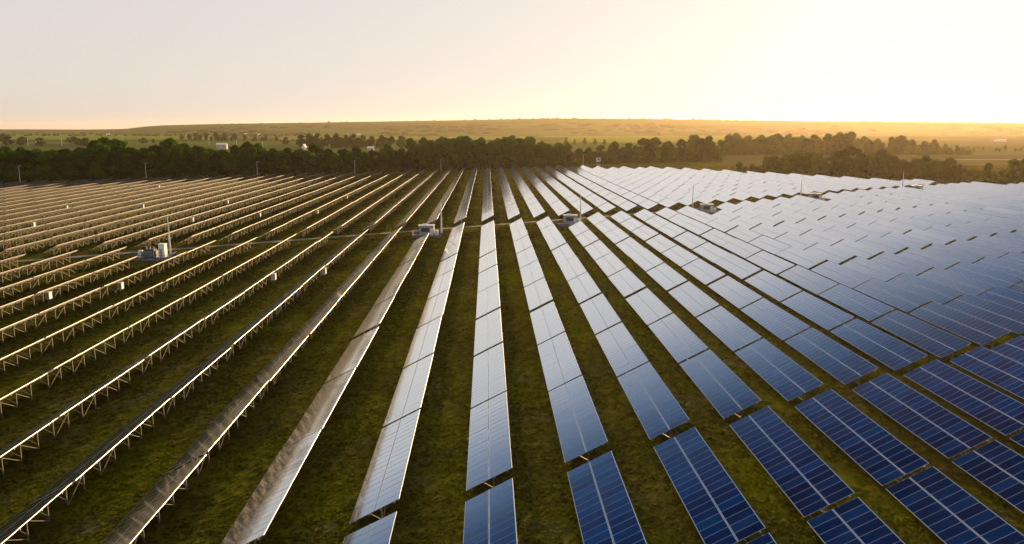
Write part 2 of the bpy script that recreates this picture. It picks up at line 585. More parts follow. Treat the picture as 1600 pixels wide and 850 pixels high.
for t in sorted(singles, key=lambda t: (t['row'], t['y'])):
    r = t['row']
    e = empty('solar_table', (t['x'], t['y'], gz(t['x']) + random.uniform(-0.05, 0.05)), (rad(random.gauss(0, 0.12)), rad(random.gauss(0, 0.32)), rad(random.gauss(0, 0.06))))
    pos = f"{ordinal(t['nth'])} table from the front edge"
    if r == 0: lab = f'blue solar table in the straight central row, {pos}'
    elif r > 0: lab = f'blue solar table, {ordinal(r)} row right of the central row, {pos}'
    else: lab = f'tilted solar table, {ordinal(-r)} row left of the central row, {pos}'
    tag(e, lab, 'solar table', 'solar tables set out in long parallel rows')
    near = t['dist'] < 112
    posts = near or (r < 0 and t['dist'] < 165)
    if near:
        for j in range(2):
            for i in range(18):
                s, yy = j * 2.015, i * PITCH_M
                link('module', ME_MODULE, e, (s * ct, yy, ZLOW + s * st),
                     (rad(random.gauss(0, 0.07)), -TILT + rad(random.gauss(0, 0.14)), 0))
    else:
        tag(link('module_array', ME_ARRAY, e, (0, 0, ZLOW), ARR_ROT), kind='stuff')
    if posts:
        for y in POST_Y:
            link('post', ME_POST, e, (POST_X, y, 0))
            link('rafter', ME_RAFTER, e, (0, y, 0))
            link('strut', ME_STRUT, e, (0, y, 0))
        for s in PURLIN_S:
            link('purlin', ME_PURLIN, e, slope_pt(s, 0, -0.05))
        for k, me, _ in BRACES:
            link('brace', me, e, (0, POST_Y[k], 0))
    else:
        tag(link('support_frame', ME_SUPPORT, e), kind='stuff')

# the many far tables, as one mass
base = MB()
M = Matrix.Translation((0, 0, ZLOW)) @ Matrix.Rotation(-TILT, 4, 'Y')
base.add(ARR, M)
base.add(sup)
BV = np.array(base.v, np.float32)
BF = np.array(base.f, np.int32)
BM = np.array(base.m, np.int32)
BUV = np.array(base.uv, np.float32)
nv, n = len(BV), len(rest)
VV = np.empty((n, nv, 3), np.float32)
for k, t in enumerate(rest):
    ry, rx = rad(random.gauss(0, 0.3)), rad(random.gauss(0, 0.12))
    R = np.array(Euler((rx, ry, 0)).to_matrix(), np.float32)
    VV[k] = BV @ R.T + np.array((t['x'], t['y'], gz(t['x'])), np.float32)
FF = (BF[None] + (np.arange(n, dtype=np.int32) * nv)[:, None, None]).reshape(-1, 4)
me = np_mesh('far_solar_tables', VV.reshape(-1, 3), FF, TABLE_MATS, np.tile(BM, n))
uvl = me.uv_layers.new(name='UVMap')
uvl.data.foreach_set('uv', np.tile(BUV, (n, 1)).ravel())
tag(link('far_solar_tables', me), 'mass of distant solar tables beyond the ones that can be told apart', 'solar tables', kind='stuff')
print('tables', len(tables), 'visible', len(visible), 'rest', n, 'tris', len(FF) * 2)

# ------------------------------------------------------------------ grass tufts between the near rows
def grass():
    Vall = []
    def scatter(n, ya, yb, blades, hs, ws):
        y = ya + (yb - ya) * RNG.random(n) ** 1.25
        x = (RNG.random(n) * 2 - 1) * (y * 0.74 + 6)
        patch = np.sin(x * 0.37 + 1.3 * np.sin(y * 0.21)) + np.sin(y * 0.31 + 2.1 * np.sin(x * 0.17 + 1)) + RNG.normal(0, 0.7, n)
        keep = (patch > -1.7) & (np.abs(y - path_y(x) - 0.5) > 2.2) & (y < 535 + 0.592 * x)
        x, y, patch = x[keep], y[keep], patch[keep]
        n = len(x)
        t = np.clip((x - 45) / 110, 0, 1)
        z = 1.7 * t * t * (3 - 2 * t)
        h = (0.04 + 0.07 * RNG.random(n) + 0.03 * np.clip(patch, 0, 2)) * hs(y)
        w = (0.10 + 0.14 * RNG.random(n)) * ws(y)
        for k in range(blades):
            a = RNG.random(n) * 2 * np.pi
            dx, dy = np.cos(a) * w, np.sin(a) * w
            lx, ly = RNG.normal(0, 0.12, n), RNG.normal(0, 0.12, n)
            Vall.append(np.stack([np.stack([x - dx, y - dy, z], 1), np.stack([x + dx, y + dy, z], 1),
                                  np.stack([x + lx + 0.4 * dx, y + ly, z + h], 1), np.stack([x + lx - 0.4 * dx, y + ly - 0.3 * dy, z + h * 0.85], 1)], 1).reshape(-1, 3))
    scatter(170000, 36, 215, 2, lambda y: 1 + y / 300, lambda y: 0.6 + y / 220)
    scatter(80000, 200, 540, 2, lambda y: 1.6 + y / 500, lambda y: 2.2 + y / 200)
    VV = np.concatenate(Vall)
    FF = np.arange(len(VV), dtype=np.int32).reshape(-1, 4)
    o = link('meadow_grass', np_mesh('meadow_grass', VV, FF, [MAT_GRASS]))
    tag(o, 'short rough olive and yellow grass growing between the solar rows', 'grass', kind='stuff')
grass()

# ------------------------------------------------------------------ hills and woods far behind
def ridge_y(px):
    pts = [(-600, 203), (150, 202.5), (205, 201), (235, 196.5), (320, 194.5), (500, 192), (700, 189), (850, 187), (1000, 187), (1130, 189),
           (1350, 191), (1600, 192.5), (2400, 194)]
    for (a, ya), (b, yb) in zip(pts, pts[1:]):
        if a <= px <= b: return ya + (yb - ya) * (px - a) / (b - a)
    return 203
HV = []
cols = np.linspace(-300, 2300, 90)
prof = [(2750, 0.0), (3000, 0.10), (3400, 0.34), (3900, 0.62), (4400, 0.85), (4900, 0.97), (5400, 1.0), (7500, 0.9), (9000, -0.1)]
def hill_pt(px, d, k):
    zt = 28.3 + (199.7 - ridge_y(px)) / FPX * 5400
    wob = 1 + 0.05 * math.sin(px * 0.013 + d * 0.002) + 0.03 * math.sin(px * 0.037)
    x, y = bearing(px, d)
    return (x, y, max(-3, (zt + 4) * k * (wob if k < 0.95 else 1) - 4 + gz(x)))
for d, k in prof:
    for c in cols: HV.append(hill_pt(c, d, k))
nc = len(cols)
HF = [(j * nc + i, j * nc + i + 1, (j + 1) * nc + i + 1, (j + 1) * nc + i) for j in range(len(prof) - 1) for i in range(nc - 1)]
def hill_mat():
    m, nt, N, L, b = new_mat('hill_land')
    pos = position(nt)
    mp = N.new('ShaderNodeMapping')
    mp.inputs['Scale'].default_value = (0.0016, 0.0022, 0.012)
    L.new(pos, mp.inputs[0])
    f = noise(nt, mp.outputs[0], 1.0, 5, 0.6)
    L.new(ramp(nt, f, [(0.35, (0.040, 0.060, 0.020)), (0.5, (0.058, 0.085, 0.024)), (0.65, (0.085, 0.105, 0.032))]), b.inputs['Base Color'])
    b.inputs['Roughness'].default_value = 1.0
    b.inputs['Specular IOR Level'].default_value = 0.0
    return m
tag(link('hills', np_mesh('hills', HV, HF, [hill_mat()], smooth=True)), 'long low hill ridge along the horizon', 'hill', kind='structure')

# ------------------------------------------------------------------ trees
def leaf_cards(centres, normals, size, rng):
    n = len(centres)
    a = rng.normal(0, 1, (n, 3))
    t = a - (a * normals).sum(1, keepdims=True) * normals
    t /= np.linalg.norm(t, axis=1, keepdims=True) + 1e-9
    b = np.cross(normals, t)
    s = size[:, None]
    q = np.stack([centres - t * s - b * s * 0.7, centres + t * s - b * s * 0.6, centres + t * s * 0.8 + b * s * 0.8, centres - t * s * 0.9 + b * s * 0.7], 1)
    return q.reshape(-1, 3)

def crown_mesh(name, seed, width, trunk_h, n_lobes, n_leaf, tall=1.0):
    """crown of unit height 1 (its top at z = 1) made of leaf clumps round many lobes"""
    rng = np.random.default_rng(seed)
    C, R = [], []
    for k in range(n_lobes):
        t = rng.random()
        z = trunk_h + (1 - trunk_h) * (0.06 + 0.80 * t)
        env = width * (math.sin(math.pi * (0.22 + 0.68 * t)) ** 0.8)
        a = rng.random() * 2 * math.pi
        rr = env * math.sqrt(rng.random()) * 0.9
        C.append((rr * math.cos(a), rr * math.sin(a), z))
        R.append((0.07 + 0.10 * rng.random()) * (1.15 - 0.45 * t))
    C.append((0, 0, 0.86)); R.append(0.13)
    C, R = np.array(C), np.array(R)
    k = rng.choice(len(C), n_leaf, p=R ** 2 / (R ** 2).sum())
    d = rng.normal(0, 1, (n_leaf, 3))
    d /= np.linalg.norm(d, axis=1, keepdims=True)
    rad_ = R[k] * (0.62 + 0.50 * rng.random(n_leaf))
    c = C[k] + d * rad_[:, None] * np.array((1.05, 1.05, 0.85))
    c[:, 2] = np.minimum(c[:, 2], 1.0)
    c[:, 2] = np.maximum(c[:, 2], trunk_h * 0.55)
    nrm = d + rng.normal(0, 0.45, (n_leaf, 3))
    nrm /= np.linalg.norm(nrm, axis=1, keepdims=True)
    q = leaf_cards(c, nrm, 0.016 + 0.018 * rng.random(n_leaf), rng)
    return np_mesh(name, q, np.arange(len(q), dtype=np.int32).reshape(-1, 4), [MAT_LEAF]), C, R

def trunk_mesh(name, seed, trunk_h, C):
    rng = random.Random(seed)
    mb = MB()
    top = trunk_h + 0.35
    mb.tube((0, 0, -0.02), (0.01, 0.0, trunk_h), 0.026, 0.02, 7)
    mb.tube((0.01, 0, trunk_h), (0.0, 0.01, top), 0.02, 0.008, 6)
    for c in rng.sample(list(map(tuple, C)), min(7, len(C))):
        z = rng.uniform(trunk_h * 0.8, top * 0.9)
        mb.tube((0.005, 0.0, z), c, 0.011, 0.003, 5, 0, False)
    return mb.mesh(name, [MAT_BARK])

PROTO = []
for s, (w, th, nl, nf) in enumerate([(0.33, 0.07, 26, 5600), (0.38, 0.05, 30, 6000), (0.27, 0.09, 22, 4600), (0.42, 0.04, 32, 6400),
                                     (0.30, 0.03, 26, 5400), (0.21, 0.06, 20, 4200), (0.46, 0.03, 28, 5600)]):
    me, C, R = crown_mesh('crown', 100 + s, w, th, nl, nf)
    PROTO.append((me, trunk_mesh('trunk', s, th, C)))

def plant_tree(px, dist, height, label, group, proto=None, wide=1.0, name='leafy_tree', cat='tree'):
    x, y = bearing(px, dist)
    me, tr = PROTO[proto if proto is not None else random.randrange(len(PROTO))]
    e = empty(name, (x, y, gz(x)), (0, 0, random.random() * 6.28))
    s = (height * wide, height * wide, height)
    link('crown', me, e, scale=s)
    link('trunk', tr, e, scale=s)
    tag(e, label, cat, group)
    return e

def top_to_height(y_top, dist):
    return CAM_H - (y_top - 199.7) / FPX * dist * 1.012

def belt(tops, dist_fn, front, rows, where, group, jitter=3.0, names=('leafy_tree', 'tree')):
    """a belt of trees; tops = (picture column, row of its top) for the tallest ones, filled with lower ones in front and behind"""
    plan = []
    for px, yt in tops:
        d = dist_fn(px) + random.uniform(0, jitter)
        plan.append((px, d, top_to_height(yt, d), 1.0))
    for k in range(rows):
        for (pa, ya), (pb, yb) in zip(tops, tops[1:]):
            px = pa + (pb - pa) * random.uniform(0.3, 0.7)
            yt = max(ya, yb) + random.uniform(2, 9)
            d = dist_fn(px) + (k + 0.5) * front + random.uniform(-jitter, jitter)
            plan.append((px, d, max(4.0, top_to_height(yt, d)), random.uniform(0.95, 1.3)))
    plan.sort()
    for k, (px, d, h, w) in enumerate(plan):
        plant_tree(px + random.uniform(-1, 1), d, h, f'{ordinal(k + 1)} tree from the left in {where}', group, None, w, names[0], names[1])

def far_edge(px):                 # forward distance where a bearing leaves the left block of rows
    x, y = bearing(px, 1.0)
    return 531 / (1 - STAG / P * x)

L1 = [(-60, 224), (-25, 222), (5, 225), (30, 227), (52, 229), (78, 230), (100, 229), (122, 227), (145, 217), (160, 212), (180, 215), (200, 227), (222, 228),
      (240, 224), (264, 213), (285, 221), (305, 225), (325, 229), (345, 231), (365, 224), (385, 219), (402, 221), (425, 229), (448, 228), (468, 230), (488, 221),
      (512, 230), (535, 230), (556, 227), (580, 232), (604, 223), (626, 229), (650, 224), (672, 217), (690, 220), (708, 214), (728, 211), (748, 216),
      (768, 218), (790, 212), (812, 214), (832, 212), (852, 222), (872, 221), (888, 222)]
belt(L1, lambda p: far_edge(p) + 34, -11, 2, 'the dark belt behind the left rows', 'trees of the dark belt behind the left rows')
M1 = [(640, 214), (662, 213), (690, 212), (720, 211), (752, 213), (778, 214), (800, 210), (826, 212), (846, 219)]
belt(M1, lambda p: 760, -25, 1, 'the second line behind the central rows', 'trees of the second line behind the central rows')
M2 = [(905, 230), (922, 229), (940, 226), (962, 221), (985, 224), (1006, 217), (1024, 216), (1046, 222), (1066, 219), (1088, 212), (1108, 214), (1126, 220)]
belt(M2, lambda p: 640, -16, 1, 'the hedge-like line beyond the small white tower', 'trees beyond the small white tower')
R1 = [(1160, 255), (1178, 258), (1200, 246), (1214, 245), (1232, 243), (1250, 236), (1268, 242), (1286, 240), (1304, 246), (1316, 238), (1332, 231), (1348, 242), (1366, 243), (1382, 236),
      (1398, 246), (1416, 252), (1434, 250), (1452, 246), (1470, 252), (1490, 250), (1506, 260), (1530, 265), (1552, 258), (1575, 268), (1592, 252), (1616, 248), (1650, 250)]
belt(R1, lambda p: 462 - (p - 1160) * 0.19, -10, 1, 'the backlit belt edging the right rows', 'trees of the backlit belt edging the right rows')
R2 = [(1140, 211), (1152, 209), (1172, 213), (1192, 212), (1216, 210), (1234, 211), (1254, 213), (1272, 212), (1294, 210), (1314, 208), (1332, 207), (1352, 214), (1374, 218),
      (1394, 215), (1410, 213), (1428, 219), (1446, 222), (1462, 219), (1480, 226), (1498, 228), (1516, 229), (1540, 231), (1575, 228), (1600, 231)]
belt(R2, lambda p: 800 if p < 1500 else 900, -18, 2, 'the hazy line behind the backlit belt', 'trees of the hazy line behind the backlit belt')
D1 = [(282, 209), (294, 208), (306, 207), (320, 207), (336, 206), (350, 206), (366, 207), (382, 209), (398, 210), (414, 210), (430, 212), (445, 213)]
belt(D1, lambda p: 1750, -60, 1, 'the distant grove past the white warehouse', 'trees of the distant grove past the white warehouse')
D2 = [(470, 209), (482, 207), (496, 207), (510, 208), (526, 207), (540, 209), (552, 208), (566, 210), (580, 211), (596, 210), (612, 211), (628, 211)]
belt(D2, lambda p: 1150, -40, 1, 'the grove past the white gabled house', 'trees of the grove past the white gabled house')
D3 = [(-30, 211), (3, 208), (11, 211), (33, 212), (38, 214), (60, 214), (104, 214), (113, 212), (121, 215), (131, 214), (216, 216), (223, 214), (238, 216), (446, 213), (456, 216)]
for k, (px, yt) in enumerate(D3):
    d = 1500 + random.uniform(-250, 250)
    plant_tree(px, d, top_to_height(yt, d), f'small far bushy tree on the green plain, {ordinal(k + 1)} from the left', 'small far trees on the green plain', 6, random.uniform(0.8, 1.6))
D4 = [(885, 215), (898, 218), (914, 216), (930, 217), (945, 218), (1195, 221), (1545, 226), (1560, 230), (1585, 229), (1590, 233)]
for k, (px, yt) in enumerate(D4):
    d = 1250
    plant_tree(px, d, top_to_height(yt, d), f'lone hazy tree on the pale far field, {ordinal(k + 1)} from the left', 'lone hazy trees on the pale far field', 1, 0.8)

# far-off woods that read as one mass: rough canopies on the plain and the slope
def woodland(name, label, spots):
    rng = np.random.default_rng(5)
    ico = []
    g = (1 + 5 ** .5) / 2
    iv = np.array([(-1, g, 0), (1, g, 0), (-1, -g, 0), (1, -g, 0), (0, -1, g), (0, 1, g), (0, -1, -g), (0, 1, -g), (g, 0, -1), (g, 0, 1), (-g, 0, -1), (-g, 0, 1)]) / math.hypot(1, g)
    fi = np.array([(0, 11, 5), (0, 5, 1), (0, 1, 7), (0, 7, 10), (0, 10, 11), (1, 5, 9), (5, 11, 4), (11, 10, 2), (10, 7, 6), (7, 1, 8), (3, 9, 4), (3, 4, 2), (3, 2, 6), (3, 6, 8), (3, 8, 9),
                   (4, 9, 5), (2, 4, 11), (6, 2, 10), (8, 6, 7), (9, 8, 1)])
    VV, FF = [], []
    for k, (x, y, z, r, h) in enumerate(spots):
        v = iv * (1 + rng.normal(0, 0.18, (12, 1))) * np.array((r, r, h)) + np.array((x, y, z + h * 0.55))
        VV.append(v); FF.append(fi + 12 * k)
    tag(link(name, np_mesh(name, np.concatenate(VV), np.concatenate(FF), [MAT_LEAF_FAR])), label, 'wood', kind='stuff')
spots = []
rw = random.Random(3)
for k in range(420):               # wooded foot of the ridge
    px = rw.uniform(215, 1700)
    kk = rw.random()
    d = 2850 + 900 * kk
    j = [i for i in range(len(prof) - 1) if prof[i][0] <= d <= prof[i + 1][0]][0]
    f = (d - prof[j][0]) / (prof[j + 1][0] - prof[j][0])
    p = hill_pt(px, d, prof[j][1] + f * (prof[j + 1][1] - prof[j][1]))
    if math.sin(px * 0.021) + math.sin(px * 0.0073 + d * 0.004) + rw.gauss(0, 0.5) < -0.3: continue
    spots.append((p[0], p[1], p[2] - 1, rw.uniform(14, 34), rw.uniform(3, 6)))
for k in range(170):                # bushes on the crest
    px = rw.choice((rw.uniform(240, 1600), rw.gauss(870, 25), rw.uniform(980, 1150), rw.gauss(1350, 12)))
    p = hill_pt(px, 5350, 1.0)
    spots.append((p[0], p[1], p[2] - 2, rw.uniform(4, 12), rw.uniform(3, 8)))
for k in range(900):                # dark tree lines on the far plain at the left
    px = rw.uniform(-80, 480)
    d = rw.choice((2900, 3600, 4600, 6200, 8000)) + rw.gauss(0, 120)
    if math.sin(px * 0.05 + d) + rw.gauss(0, 0.4) < -0.2: continue
    x, y = bearing(px, d)
    spots.append((x, y, 0, rw.uniform(6, 13) * d / 3500, rw.uniform(4, 7) * (d / 4000) ** 0.5))
woodland('far_woodland', 'hazy far woods on the ridge slope and the distant plain', spots)

# undergrowth that closes the foot of the tree belts
def undergrowth():
    rng = np.random.default_rng(21)
    cs, ns = [], []
    def strip(px0, px1, dist_fn, n, hmax, depth):
        for k in range(n):
            px = random.uniform(px0, px1)
            x, y = bearing(px, dist_fn(px) + random.uniform(-depth, depth))
            h = hmax * random.uniform(0.35, 1.0)
            r = random.uniform(1.2, 2.6)
            m = 26
            d = rng.normal(0, 1, (m, 3)); d /= np.linalg.norm(d, axis=1, keepdims=True)
            d[:, 2] = np.abs(d[:, 2])
            cs.append(np.array((x, y, gz(x))) + d * np.array((r, r, h)) * rng.uniform(0.75, 1.05, (m, 1)))
            ns.append(d)
    strip(-70, 905, lambda p: far_edge(p) + 20, 900, 4.5, 9)
    strip(905, 1130, lambda p: 622, 220, 4.0, 9)
    strip(1150, 1660, lambda p: 450 - (p - 1160) * 0.19, 420, 4.0, 7)
    strip(1130, 1520, lambda p: 785, 260, 5.0, 10)
    c, nn = np.concatenate(cs), np.concatenate(ns)
    nn = nn + rng.normal(0, 0.4, nn.shape); nn /= np.linalg.norm(nn, axis=1, keepdims=True)
    q = leaf_cards(c, nn, rng.uniform(0.45, 0.95, len(c)), rng)
    tag(link('undergrowth', np_mesh('undergrowth', q, np.arange(len(q), dtype=np.int32).reshape(-1, 4), [MAT_LEAF_FAR])),
        'dark scrubby undergrowth at the foot of the tree belts', 'undergrowth', kind='stuff')
undergrowth()

# ------------------------------------------------------------------ far fields
def field(name, label, px0, px1, d0, d1, colour, z):
    m = plain(name + '_crop', colour, 1.0, 0, 0.25, 0.01)
    m.node_tree.nodes['Principled BSDF'].inputs['Specular IOR Level'].default_value = 0.0
    a, b, c, d = bearing(px0, d0), bearing(px1, d0), bearing(px1 + 6, d1), bearing(px0 + 12, d1)
    mb = MB()
    n = 8
    for i in range(n):
        t0, t1 = i / n, (i + 1) / n
        L = lambda p, q, t: (p[0] + (q[0] - p[0]) * t, p[1] + (q[1] - p[1]) * t)
        pts = [L(a, b, t0), L(a, b, t1), L(d, c, t1), L(d, c, t0)]
        mb.face([(p[0], p[1], gz(p[0]) + z) for p in pts])
    tag(link(name, mb.mesh(name, [m])), label, 'field', kind='structure')
field('green_field', 'bright green meadow strip on the far plain', -120, 330, 1950, 3600, (0.115, 0.15, 0.025), 0.25)
field('pale_field', 'pale stubble strip on the far plain', 130, 250, 3900, 4700, (0.30, 0.25, 0.13), 0.4)
field('fallow_field', 'dark fallow strip behind the tree belt', -150, 145, 1180, 1420, (0.055, 0.055, 0.03), 0.15)
field('crop_field', 'yellow green crop field below the ridge', 800, 1130, 1450, 2600, (0.17, 0.18, 0.028), 0.25)
field('stubble_field', 'light strip of crop at the foot of the ridge', 430, 800, 1900, 2600, (0.16, 0.16, 0.04), 0.27)
field('ploughed_field', 'brownish ploughed field behind the backlit trees', 1120, 1640, 560, 760, (0.085, 0.075, 0.03), 0.1)
field('dry_field', 'pale dry field at the foot of the ridge', 1500, 1720, 1100, 1900, (0.11, 0.09, 0.04), 0.2)
mb = MB()
for a, b in zip(range(1480, 1660, 20), range(1500, 1680, 20)):
    p, q = bearing(a, 652), bearing(b, 650)
    mb.face([(p[0], p[1] - 2, gz(p[0]) + 0.2), (q[0], q[1] - 2, gz(q[0]) + 0.2), (q[0], q[1] + 2, gz(q[0]) + 0.2), (p[0], p[1] + 2, gz(p[0]) + 0.2)])
tag(link('farm_track', mb.mesh('farm_track', [plain('pale_track', (0.42, 0.36, 0.26), 0.95)])), 'pale farm track behind the backlit trees', 'track', kind='structure')

# ------------------------------------------------------------------ inverter stations, masts and combiner boxes
def build_station(variant):
    parts = []
    def part(name, mb, mat, parent=None): parts.append((name, mb.mesh(name, [mat]), parent))
    mb = MB(); mb.box(-4.4, 4.4, -3.2, 3.2, -0.2, 0.3); part('platform', mb, MAT_CONC)
    if variant == 0:
        # tall white cabinet on one side, transformer with radiators and busbars on the other
        mb = MB(); mb.box(1.3, 2.8, -0.9, 0.9, 0.3, 3.7); mb.box(1.2, 2.9, -1.0, 1.0, 3.7, 3.82); part('cabinet', mb, MAT_WHITE)
        mb = MB(); mb.box(1.5, 2.2, -0.93, -0.9, 0.5, 2.6); part('door', mb, MAT_GREY, 'cabinet')
        mb = MB(); mb.box(-2.6, 0.4, -1.1, 1.1, 0.3, 2.1); mb.box(-2.3, 0.1, -0.8, 0.8, 2.1, 2.5); part('transformer', mb, MAT_DARK)
        for k in range(7):
            mb = MB(); x = -2.5 + 0.45 * k; mb.box(x, x + 0.09, -1.75, -1.1, 0.6, 2.1); part('radiator', mb, MAT_GREY, 'transformer')
        for k in range(3):
            mb = MB(); x = -2.0 + 0.9 * k
            mb.tube((x, 0, 2.5), (x, 0, 3.15), 0.13, 0.08, 8); mb.tube((x, 0, 2.7), (x, 0, 2.78), 0.2, 0.2, 8); mb.tube((x, 0, 2.92), (x, 0, 2.99), 0.18, 0.18, 8)
            part('insulator', mb, MAT_WHITE, 'transformer')
        mb = MB(); mb.box(-3.9, -3.1, -0.9, 0.3, 0.3, 2.2); part('switch_box', mb, MAT_WHITE)
        mb = MB(); mb.bar((-2.9, -1.3, 0.3), (-2.9, -1.3, 3.3), 0.12); mb.bar((0.7, -1.3, 0.3), (0.7, -1.3, 3.3), 0.12); mb.bar((-2.9, -1.3, 3.25), (0.7, -1.3, 3.25), 0.12)
        part('busbar_frame', mb, MAT_STEEL)
    else:
        mb = MB(); mb.box(-2.3, 2.3, -1.25, 1.25, 0.3, 3.3); part('cabin', mb, MAT_GREY)
        mb = MB(); mb.box(-2.5, 2.5, -1.45, 1.45, 3.3, 3.45); mb.box(-1.2, 0.2, -0.6, 0.6, 3.45, 3.75); part('cabin_roof', mb, MAT_WHITE)
        mb = MB()
        mb.box(-1.6, 0.9, -1.29, -1.25, 1.5, 2.7)
        for k in range(6): mb.box(-1.6, 0.9, -1.34, -1.29, 1.55 + 0.2 * k, 1.63 + 0.2 * k)
        part('louvre', mb, MAT_DARK, 'cabin')
        mb = MB(); mb.box(1.15, 2.05, -1.29, -1.25, 0.4, 2.6); part('door', mb, MAT_WHITE, 'cabin')
        mb = MB(); mb.bar((1.25, -1.33, 1.45), (1.25, -1.33, 1.65), 0.04); part('handle', mb, MAT_DARK, 'cabin')
        mb = MB(); mb.box(-1.5, 0.6, 1.5, 2.7, 0.3, 2.1); part('transformer', mb, MAT_GREY)
        for k in range(5):
            mb = MB(); x = -1.4 + 0.45 * k; mb.box(x, x + 0.09, 2.7, 3.1, 0.5, 1.9); part('radiator', mb, MAT_GREY, 'transformer')
        mb = MB(); mb.box(2.6, 3.6, -0.8, 0.5, 0.3, 1.9); part('switch_box', mb, MAT_WHITE)
    # blue guard rail round the platform
    for (a, b) in (((-4.3, -3.1), (-0.8, -3.1)), ((0.8, -3.1), (4.3, -3.1)), ((4.3, -3.1), (4.3, 3.1)), ((4.3, 3.1), (-4.3, 3.1)), ((-4.3, 3.1), (-4.3, -3.1))):
        mb = MB()
        for h in (0.75, 1.35): mb.bar((*a, h), (*b, h), 0.07)
        nseg = max(2, int(math.dist(a, b) / 1.4))
        for k in range(nseg + 1):
            x, y = a[0] + (b[0] - a[0]) * k / nseg, a[1] + (b[1] - a[1]) * k / nseg
            mb.bar((x, y, 0.3), (x, y, 1.38), 0.07)
        mb.bar((*a, 0.5), (*b, 0.5), 0.03, 0.2)
        part('guard_rail', mb, MAT_BLUE)
    return parts
STATION = [build_station(0), build_station(1)]
mb = MB(); mb.tube((0, 0, 0), (0, 0, 4.5), 0.24, 0.20, 10); mb.tube((0, 0, 4.5), (0, 0, 8.6), 0.16, 0.08, 8); mb.tube((0, 0, 8.6), (0, 0, 9.4), 0.025, 0.01, 6)
ME_MAST = mb.mesh('mast_pole', [MAT_LAMP])
mb = MB(); mb.tube((0, 0, -0.1), (0, 0, 0.25), 0.4, 0.4, 12)
ME_MASTFOOT = mb.mesh('mast_foot', [MAT_CONC])
st_lab = {-9: ('white and blue inverter station with tall cabinet among the left rows', 'slim white mast rising behind the tall white cabinet of the left station'),
          -2: ('grey inverter cabin behind the second row left of the central row', 'slim mast beside the grey cabin left of the central row'),
          3: ('grey inverter cabin at the end of the third row right of centre', 'slim mast beside the grey cabin on the third row right of centre'),
          9: ('pale inverter cabin among the white right rows, closest to the central rows', 'thin mast behind the nearer pale cabin among the white right rows'),
          15: ('pale inverter cabin in the middle of the white right rows', 'thin mast standing in front of the backlit trees beside the middle pale cabin'),
          22: ('small pale inverter cabin close to the backlit trees, farthest of all', 'thin mast beside the farthest small cabin near the backlit trees')}
for r in STATION_ROWS:
    x = X0 + P * r + 1.9
    y = Y0 + STAG * r + T * 8.62
    if r == -2: y += 0.8
    e = empty('inverter_station', (x, y, gz(x)))
    e.scale = (0.85, 0.85, 0.88)
    tag(e, st_lab[r][0], 'inverter', 'inverter stations along the service road')
    made = {}
    for name, me, par in STATION[0 if r == -9 else 1]:
        o = link(name, me, made.get(par, e))
        made.setdefault(name, o)
    mx, my = (x + 1.2, y + 5.2) if r == -9 else (x + 3.6, y + 5.0)
    if r >= 9: mx = x - 3.5
    m = empty('lightning_mast', (mx, my, gz(mx)))
    link('mast_pole', ME_MAST, m); link('mast_foot', ME_MASTFOOT, m)
    tag(m, st_lab[r][1], 'mast', 'lightning masts beside the stations')

mb = MB(); mb.box(-0.3, 0.3, -0.45, 0.45, 0.75, 1.85); mb.box(-0.36, 0.36, -0.5, 0.5, 1.85, 1.91); ME_CB = mb.mesh('box_body', [MAT_WHITE])
mb = MB(); mb.box(-0.2, 0.2, -0.47, -0.45, 0.85, 1.75); ME_CD = mb.mesh('box_door', [MAT_GREY])
mb = MB(); mb.box(-0.04, 0.04, -0.04, 0.04, -0.2, 0.75); ME_CL = mb.mesh('box_leg', [MAT_STEEL])
boxes = [(427, 443), (505, 434), (45, 474), (175, 458), (62, 358), (108, 330), (207, 328), (297, 350), (262, 296), (344, 321), (396, 342), (491, 337), (540, 313)]
def on_ground(px, py):
    X = (px - 800) / FPX; u = (425 - py) / FPX
    Y = _cp + u * _sp; Z = -_sp + u * _cp
    wx, wy = X * _cy + Y * _sy, -X * _sy + Y * _cy
    k = -CAM_H / Z
    return wx * k, wy * k
for k, (px, py) in enumerate(sorted(boxes)):
    x, y = on_ground(px, py)
    r = round((x - X0 - 3.0) / P)
    y *= 1.0
    x = X0 + P * r + 2.95
    e = empty('combiner_box', (x, y, gz(x)))
    b = link('box_body', ME_CB, e)
    link('box_door', ME_CD, b)
    for s in (-0.25, 0.25): link('box_leg', ME_CL, e, (0, s * 1.4, 0))
    tag(e, f'white combiner box under row edge, {ordinal(-r)} row left of centre, {ordinal(k + 1)} box from left', 'electrical box', 'combiner boxes under the left rows')

# ------------------------------------------------------------------ lamp poles, watch tower, houses
def lamp_pole(px, dist, h, label, group):
    x, y = bearing(px, dist)
    e = empty('lamp_pole', (x, y, gz(x)))
    mb = MB(); mb.tube((0, 0, -0.2), (0, 0, h), 0.15, 0.09, 8); link('pole', mb.mesh('pole', [MAT_LAMP]), e)
    mb = MB(); mb.bar((0, 0, h), (1.1, -0.4, h + 0.15), 0.1); link('bracket', mb.mesh('bracket', [MAT_LAMP]), e)
    mb = MB(); mb.box(0.8, 1.3, -0.6, -0.3, h + 0.07, h + 0.2); link('lamp_head', mb.mesh('lamp_head', [MAT_LAMP]), e)
    tag(e, label, 'lamp post', group)
for k, (px, h) in enumerate([(22, 9.5), (222, 9.5), (398, 9.0), (552, 8.5), (688, 8.0), (912, 8.5)]):
    lamp_pole(px, far_edge(px) + 8, h, f'pale lamp pole in front of the tree belt, {ordinal(k + 1)} from the left', 'lamp poles along the far edge of the field')
